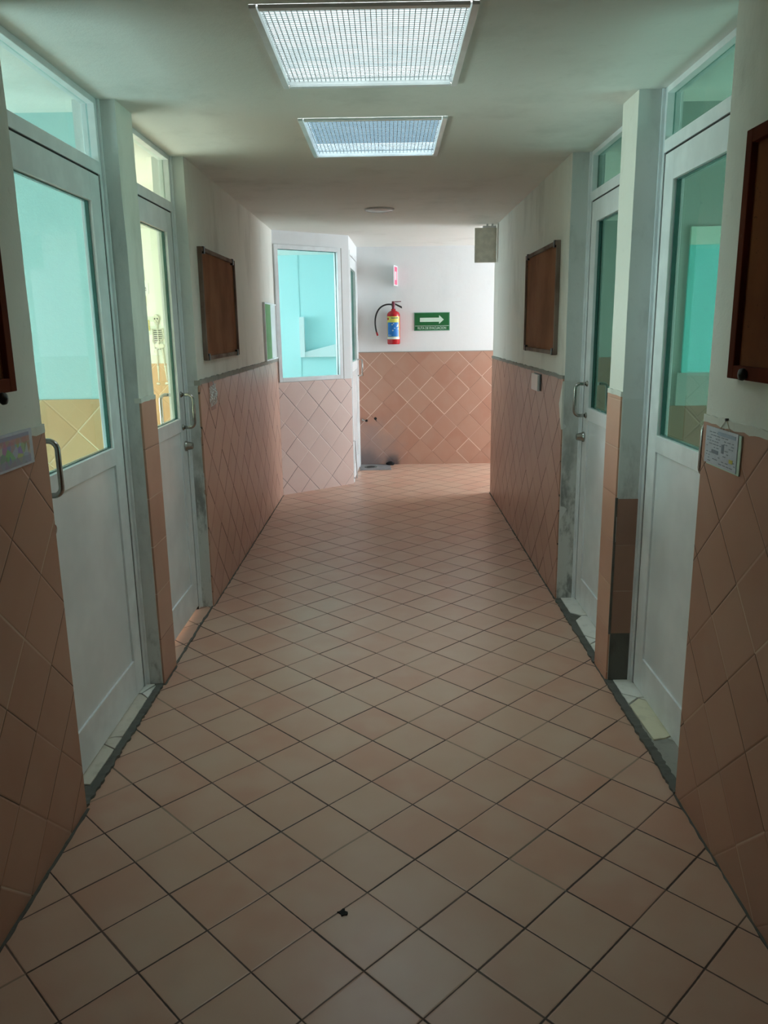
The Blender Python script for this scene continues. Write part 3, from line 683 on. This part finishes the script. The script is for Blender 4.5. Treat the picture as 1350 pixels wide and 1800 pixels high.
wc_ = obj('white_card', bbox(WR-.024, WR-.010, 4.86, 5.07, 1.108, 1.206), M['whiteboard'], bevel=.001, origin=(WR-.01, 4.95, 1.11)); tag(wc_, 'blank white card box fixed at top of the right wall tiles', 'card')
obj('card_shade', bbox(WR-.012, WR-.006, 4.82, 5.04, 1.112, 1.212), M['clip'], wc_, label='dark plate for the shade at the card edge')  # dark plate models the shade along the card's near edge

# chart in a sleeve, near left
ch = thing('printed_chart', 'colourful printed chart in clear sleeve on nearest left wall tiles', 'poster', (X0, 1.9, 1.15))
obj('sleeve', bbox(X0, X0+.0045, 1.72, 2.166, 1.150, 1.245), M['paper'], ch)
obj('print', bbox(X0+.0040, X0+.0052, 1.73, 2.146, 1.156, 1.238), M['chart'], ch)
# handwritten notice, near right
XR = WR-.007
nb = thing('paper_notice', 'white written notice hung by a string on nearest right wall tiles', 'notice', (XR, 2.16, 1.106))
obj('sleeve', bbox(XR-.004, XR-.001, 2.046, 2.262, 1.106, 1.212), M['sign_pale'], nb, label='pale plastic sleeve')
ps = obj('sheet', bbox(XR-.006, XR-.004, 2.062, 2.274, 1.110, 1.214), M['paper'], nb)
bm = B(); rnd = random.Random(8)
for r_ in range(11):
    z = 1.200-r_*.0082
    y = 2.262
    while y > 2.075:
        l = rnd.uniform(.006, .020)
        if rnd.random() < .62: box(bm, XR-.0066, XR-.006, max(2.068, y-l), y, z-.0011, z+.0011)
        y -= l+rnd.uniform(.004, .012)
obj('handwriting', bm, M['ink'], ps)
bm = B(); box(bm, XR-.0068, XR-.006, 2.075, 2.19, 1.196, 1.206); obj('heading_bar', bm, M['ink_blue'], ps)
bm = B(); box(bm, XR-.0068, XR-.006, 2.083, 2.106, 1.131, 1.141); obj('yellow_mark', bm, M['ink_yellow'], ps)
bm = B(); box(bm, XR-.0068, XR-.006, 2.18, 2.225, 1.142, 1.152); box(bm, XR-.0068, XR-.006, 2.145, 2.160, 1.15, 1.174); obj('dark_print', bm, M['ink'], ps)
bm = B(); tube(bm, [(XR-.004, 2.185, 1.212), (XR-.003, 2.150, 1.243)], .0012, 6); tube(bm, [(XR-.004, 2.118, 1.212), (XR-.003, 2.150, 1.243)], .0012, 6); obj('hanging_string', bm, M['string'], nb)
bm = B(); lathe(bm, [(0, .0), (.004, 0), (.004, -.008), (0, -.008)], (XR+.002, 2.150, 1.243), 'X', 10); obj('nail', bm, M['clip'], nb)

# ------------------------------------------------------------------ text
def text_mesh(body, size, parent, name, mat, origin, xdir, ydir, depth=.001, bold=0.0, fit=None):
    c = bpy.data.curves.new('t', 'FONT'); c.body = body; c.size = size; c.extrude = depth; c.align_x = 'CENTER'; c.offset = bold
    o = bpy.data.objects.new('t', c); C.objects.link(o); bpy.context.view_layer.update()
    me = bpy.data.meshes.new_from_object(o.evaluated_get(bpy.context.evaluated_depsgraph_get()))
    bpy.data.objects.remove(o); bpy.data.curves.remove(c)
    if fit:
        xs_ = [v.co.x for v in me.vertices]; ys_ = [v.co.y for v in me.vertices]
        fx, fy = fit[0]/(max(xs_)-min(xs_)), fit[1]/(max(ys_)-min(ys_)); cxx = (max(xs_)+min(xs_))/2
        for v in me.vertices: v.co.x = (v.co.x-cxx)*fx; v.co.y = (v.co.y-min(ys_))*fy
    xd, yd = Vector(xdir).normalized(), Vector(ydir).normalized(); zd = xd.cross(yd)
    me.transform(Matrix.Translation(origin) @ Matrix((xd, yd, zd)).transposed().to_4x4())
    me.name = name; me.materials.clear(); me.materials.append(mat)
    t = bpy.data.objects.new(name, me); C.objects.link(t)
    t.parent = parent; t.matrix_parent_inverse = world_of(parent).inverted(); return t

# ------------------------------------------------------------------ evacuation sign
ev = thing('evacuation_sign', 'green RUTA DE EVACUACION sign with white arrow on back wall', 'sign', (.468, YF, 1.46))
obj('edge', bbox(.277, .660, YF-.008, YF, 1.458, 1.650), M['frame_green'], ev, bevel=.001)
bp = obj('plate', bbox(.285, .652, YF-.011, YF-.006, 1.465, 1.643), M['green'], ev)
obj('divider', bbox(.285, .652, YF-.0125, YF-.011, 1.507, 1.511), M['sign_pale'], bp)
bm = B(); yy = YF-.013
prism(bm, [(.338, yy, 1.551), (.545, yy, 1.551), (.545, yy, 1.528), (.596, yy, 1.573), (.545, yy, 1.620), (.545, yy, 1.594), (.338, yy, 1.594)], (0, .003, 0)); obj('arrow', bm, M['sign_pale'], bp)
text_mesh('RUTA DE EVACUACION', .0315, bp, 'lettering', M['sign_pale'], (.468, YF-.012, 1.473), (1, 0, 0), (0, 0, 1), .001, .0003, fit=(.305, .026))

# ------------------------------------------------------------------ projecting sign above extinguisher
es = thing('extinguisher_sign', 'narrow pink and white sign projecting from back wall above extinguisher', 'sign', (.10, YF, 1.92))
a_, b_ = Vector((.060, 8.60)), Vector((.104, YF-.002)); dd = (b_-a_).normalized(); nn = Vector((dd.y, -dd.x))
def E_(s, z, o): q = a_+(b_-a_)*s+nn*o; return Vector((q.x, q.y, z))
bm = B(); prism(bm, [E_(0, 1.925, 0), E_(1, 1.925, 0), E_(1, 1.925, -.006), E_(0, 1.925, -.006)], (0, 0, .205)); obj('plate', bm, M['white'], es)
bm = B(); prism(bm, [E_(.2, 1.937, .001), E_(.85, 1.937, .001), E_(.85, 1.937, 0), E_(.2, 1.937, 0)], (0, 0, .180)); sg = obj('pink_field', bm, M['pink'], es)
bm = B()
prism(bm, [E_(.3, 1.985, .002), E_(.62, 1.985, .002), E_(.62, 1.985, .001), E_(.3, 1.985, .001)], (0, 0, .085))
obj('white_symbol', bm, M['white'], sg)

# ------------------------------------------------------------------ fire extinguisher
ex = thing('fire_extinguisher', 'red fire extinguisher with black hose hung on the back wall', 'fire extinguisher', (.054, YF-.085, 1.32))
cx, cyy = .054, YF-.085; R_ = .069
bm = B(); lathe(bm, [(0, 1.322), (R_*.9, 1.322), (R_, 1.332), (R_, 1.625), (R_*.96, 1.640), (R_*.8, 1.656), (R_*.5, 1.668), (.024, 1.673), (.024, 1.690), (0, 1.690)], (cx, cyy, 0), 'Z', 40); tank = obj('tank', bm, M['red'], ex, smooth=True)
def patch(mat, a0, a1, z0, z1, rr, name, par):
    bm = B(); lathe(bm, [(rr, z0), (rr+.0012, z0), (rr+.0012, z1), (rr, z1)], (cx, cyy, 0), 'Z', 24, a0, a1); return obj(name, bm, mat, par, smooth=False)
F0 = -PI/2
lb = patch(M['yellow'], F0-1.25, F0+1.05, 1.375, 1.612, R_, 'label', tank)
patch(M['blue'], F0-1.05, F0+.85, 1.402, 1.550, R_+.0012, 'label_blue_field', lb)
patch(M['label_white'], F0-1.25, F0+1.05, 1.376, 1.398, R_+.0012, 'label_white_band', lb)
patch(M['grey_text'], F0-.35, F0+.7, 1.590, 1.600, R_+.0016, 'label_print', lb)
patch(M['red'], F0-1.1, F0-.8, 1.575, 1.600, R_+.0016, 'label_print', lb)
rnd = random.Random(2)
for k in range(10):
    a = F0+rnd.uniform(-.9, .7); z = 1.41+rnd.random()*.125; patch(M['label_white'], a, a+rnd.uniform(.08, .22), z, z+rnd.uniform(.006, .014), R_+.0026, 'label_print', lb)
bm = B(); lathe(bm, [(0, 1.688), (.017, 1.688), (.017, 1.715), (.021, 1.718), (.021, 1.745), (.016, 1.752), (.016, 1.768), (0, 1.768)], (cx, cyy, 0), 'Z', 20); obj('valve', bm, M['dark_red'], ex, smooth=False)
bm = B(); prism(bm, [(cx+.005, cyy-.012, 1.738), (cx+.092, cyy-.012, 1.692), (cx+.090, cyy-.012, 1.714), (cx+.01, cyy-.012, 1.752)], (0, .024, 0)); obj('carry_handle', bm, M['black'], ex, bevel=.002)
bm = B(); prism(bm, [(cx, cyy-.009, 1.757), (cx+.082, cyy-.009, 1.762), (cx+.082, cyy-.009, 1.770), (cx, cyy-.009, 1.766)], (0, .018, 0)); obj('squeeze_lever', bm, M['dark_red'], ex, bevel=.001)
hp_ = []
for k in range(21):
    t_ = k/20; pA, pB_, pC, pD = Vector((cx-.01, 1.733)), Vector((cx-.17, 1.765)), Vector((cx-.235, 1.60)), Vector((cx-.175, 1.425))
    q = (1-t_)**3*pA+3*(1-t_)**2*t_*pB_+3*(1-t_)*t_*t_*pC+t_**3*pD; hp_.append((q.x, cyy-.01, q.y))
bm = B(); tube(bm, hp_, .0085, 12); ho = obj('hose', bm, M['black'], ex, smooth=True)
bm = B(); d_ = (Vector(hp_[-1])-Vector(hp_[-2])).normalized(); tube(bm, [Vector(hp_[-1])-d_*.025, Vector(hp_[-1])+d_*.012], .0098, 12); obj('nozzle_tip', bm, M['red'], ho)
bm = B(); box(bm, cx-.02, cx+.02, YF-.03, YF, 1.60, 1.66); obj('wall_bracket', bm, M['clip'], ex); obj('wall_bracket', bbox(cx-.03, cx+.03, cyy+.065, YF, 1.40, 1.42), M['clip'], ex)

# ------------------------------------------------------------------ pipe stubs, drain, debris
pf = thing('pipe_fitting', 'small metal pipe fitting sticking out of back wall tiles', 'pipe', (-.29, YF-.007, .50))
bm = B(); tube(bm, [(-.300, YF, .505), (-.300, YF-.03, .505)], .011, 10); tube(bm, [(-.300, YF-.026, .505), (-.262, YF-.026, .498)], .008, 10); obj('pipe_stub', bm, M['steel'], pf, smooth=True)
bm = B(); lathe(bm, [(0, -.036), (.012, -.036), (.014, -.03), (.012, -.02), (0, -.02)], (-.256, YF, .497), 'Y', 10); obj('cap', bm, M['clip'], pf)
h2 = B(); lathe(h2, [(0, -.0085), (.013, -.009), (.016, -.0075), (.016, -.0)], (-.158, YF, .517), 'Y', 14); prism(h2, [(-.160, YF-.0085, .50), (-.150, YF-.0085, .505), (-.142, YF-.0085, .478)], (0, .006, 0))
tag(obj('pipe_hole', h2, M['dark'], origin=(-.158, YF-.008, .517)), 'dark round pipe hole in back wall tiles beside the metal fitting', 'hole')
bm = B(); rnd = random.Random(5); pts = []
for k in range(20):
    t_ = k/20*4; e_ = int(t_); u_ = t_-e_; cs = [(-.326, 8.40), (.010, 8.42), (.010, 8.772), (-.326, 8.772)]
    p, q = cs[e_], cs[(e_+1) % 4]; pts.append((p[0]+(q[0]-p[0])*u_+rnd.uniform(-.01, .004), min(8.772, p[1]+(q[1]-p[1])*u_+rnd.uniform(-.01, .01))))
poly(bm, pts, 0, .004); cp = struct('trim_14', bm, plaster('stained_cement', (.22, .21, .21), (.09, .085, .09), 6, .8, rough=.9))
dr = thing('floor_drain', 'dark round floor drain in the cement patch by the back wall', 'drain', (-.214, 8.60, .004))
bm = B(); lathe(bm, [(0, .006), (.045, .006), (.060, .010), (.068, .008), (.070, .004), (0, .004)], (-.214, 8.60, 0), 'Z', 28); obj('rim', bm, M['cement'], dr, smooth=True)
bm = B(); lathe(bm, [(0, .0075), (.044, .0075), (.044, .005), (0, .005)], (-.214, 8.60, 0), 'Z', 24); obj('grate', bm, M['dark'], dr)
bm = B(); rnd = random.Random(9); ell(bm, (.0, 8.735, .018), .045, .030, .024, 14)
for v in bm.verts: v.co += Vector((rnd.uniform(-1, 1), rnd.uniform(-1, 1), rnd.uniform(-1, .5)))*.009
for v in bm.verts: v.co.z = max(v.co.z, 0.0005)
tag(obj('rag_lump', bm, M['dark'], smooth=True, origin=(.01, 8.725, 0)), 'small dark dirty lump on the floor against the back wall', 'debris')
bm = B(); rnd = random.Random(3); pts = []
for k in range(14):
    a = 2*PI*k/14; r = .0125*(1+.35*rnd.uniform(-1, 1))*(.45 if k in (1, 2) else 1); pts.append((-.138+r*math.cos(a)*1.1, 1.789+r*math.sin(a)*.9))
poly(bm, pts, 0, .003); tag(obj('dirt_chip', bm, M['dark'], origin=(-.138, 1.789, 0)), 'small black chip of dirt lying on the near floor tiles', 'debris')

# ------------------------------------------------------------------ far left room: papers and paper skeleton seen through the glass
YP = 6.922; YQ = 6.930
def paper(name, label, cat, x0, x1, z0, z1, fmat, imat, group=None):
    t = thing(name, label, cat, ((x0+x1)/2, YQ, z0), group)
    obj('border', bbox(x0, x1, YQ-.006, YQ, z0, z1), fmat, t); m_ = .010
    obj('sheet', bbox(x0+m_, x1-m_, YQ-.008, YQ-.004, z0+m_, z1-m_), imat, t); return t
paper('wall_paper_sheet', 'plain pale paper topmost on the wall behind the second left door', 'paper', -2.16, -2.052, 1.915, 1.998, M['pale_card'], M['pale_card'])
us = thing('letter_sign', 'pale card lettered ué on the wall behind the second left door', 'sign', (-2.09, YQ, 1.80))
crd = obj('card', bbox(-2.19, -2.025, YQ-.008, YQ, 1.805, 1.892), M['label_white'], us)
text_mesh('ué', .075, crd, 'lettering', M['grey_text'], (-2.078, YQ-.009, 1.828), (1, 0, 0), (0, 0, 1), .001, .001)
paper('framed_card', 'yellow edged card just under the lettered card, behind glass', 'card', -2.15, -2.053, 1.705, 1.790, M['gold'], M['pale_card'])
paper('framed_card', 'yellow edged card beside the skeleton skull, behind glass', 'card', -2.14, -2.040, 1.500, 1.588, M['gold'], M['pale_card'])
sk = thing('paper_skeleton', 'jointed paper skeleton hanging on wall behind the second left door', 'skeleton', (-1.98, YQ, 1.03))
def cap(bm, a, b_, r1, r2): tube(bm, [(a[0], YQ-.008, a[1]), ((a[0]+b_[0])/2, YQ-.008, (a[1]+b_[1])/2), (b_[0], YQ-.008, b_[1])], r1, 8, r2)
bm = B(); ell(bm, (-1.977, YQ-.012, 1.600), .028, .011, .034, 16); ell(bm, (-1.975, YQ-.012, 1.566), .017, .009, .017, 12); skl = obj('skull', bm, M['bone'], sk, smooth=True)
bm = B()
for dx in (-.011, .011): ell(bm, (-1.976+dx, YQ-.023, 1.598), .007, .003, .007, 10)
ell(bm, (-1.976, YQ-.022, 1.580), .003, .003, .005, 8); box(bm, -1.987, -1.965, YQ-.022, YQ-.019, 1.5655, 1.5675); obj('eye_sockets', bm, M['bone_dark'], skl)
bm = B(); cap(bm, (-1.975, 1.55), (-1.972, 1.39), .006, .006)
for k in range(7):
    z = 1.51-k*.017; w_ = .045-.0025*abs(k-2)
    tube(bm, [(-1.974-w_, YQ-.006, z-.012), (-1.974-w_*.8, YQ-.012, z+.003), (-1.974, YQ-.014, z), (-1.974+w_*.8, YQ-.012, z+.003), (-1.974+w_, YQ-.006, z-.012)], .0035, 6)
rc = obj('rib_cage', bm, M['bone'], sk, smooth=True)
bm = B()
for k in range(6):
    z = 1.502-k*.017; box(bm, -1.974-.034, -1.974+.034, YQ-.007, YQ-.003, z-.004, z+.002)
obj('rib_gap_print', bm, M['bone_dark'], rc)
bm = B(); ell(bm, (-1.985, YQ-.009, 1.375), .028, .007, .020, 12); ell(bm, (-1.950, YQ-.009, 1.372), .028, .007, .020, 12); ell(bm, (-1.968, YQ-.009, 1.352), .020, .006, .014, 12); pv = obj('pelvis', bm, M['bone'], sk, smooth=True)
bm = B(); ell(bm, (-1.975, YQ-.016, 1.345), .004, .003, .004, 8); ell(bm, (-1.958, YQ-.016, 1.345), .004, .003, .004, 8); obj('pelvis_print', bm, M['bone_dark'], pv)
bm = B(); cap(bm, (-2.018, 1.515), (-2.020, 1.42), .008, .006); cap(bm, (-2.020, 1.42), (-2.000, 1.33), .007, .005); ell(bm, (-2.006, YQ-.008, 1.325), .012, .005, .016, 10); obj('arm', bm, M['bone'], sk, smooth=True)
bm = B(); cap(bm, (-1.932, 1.515), (-1.918, 1.44), .008, .006); cap(bm, (-1.918, 1.44), (-1.968, 1.405), .007, .005); ell(bm, (-1.975, YQ-.010, 1.402), .012, .005, .012, 10); obj('arm', bm, M['bone'], sk, smooth=True)
for s0, f_ in ((-1.995, (-1.998, 1.045)), (-1.945, (-1.925, 1.030))):
    bm = B(); kx = (s0+f_[0])/2+.004; cap(bm, (s0, 1.35), (kx, 1.205), .010, .007); ell(bm, (kx, YQ-.008, 1.200), .011, .007, .012, 10); cap(bm, (kx, 1.195), (f_[0]+.004, 1.075), .009, .006)
    ell(bm, (f_[0]-.004, YQ-.008, 1.052), .017, .006, .012, 10); obj('leg', bm, M['bone'], sk, smooth=True)
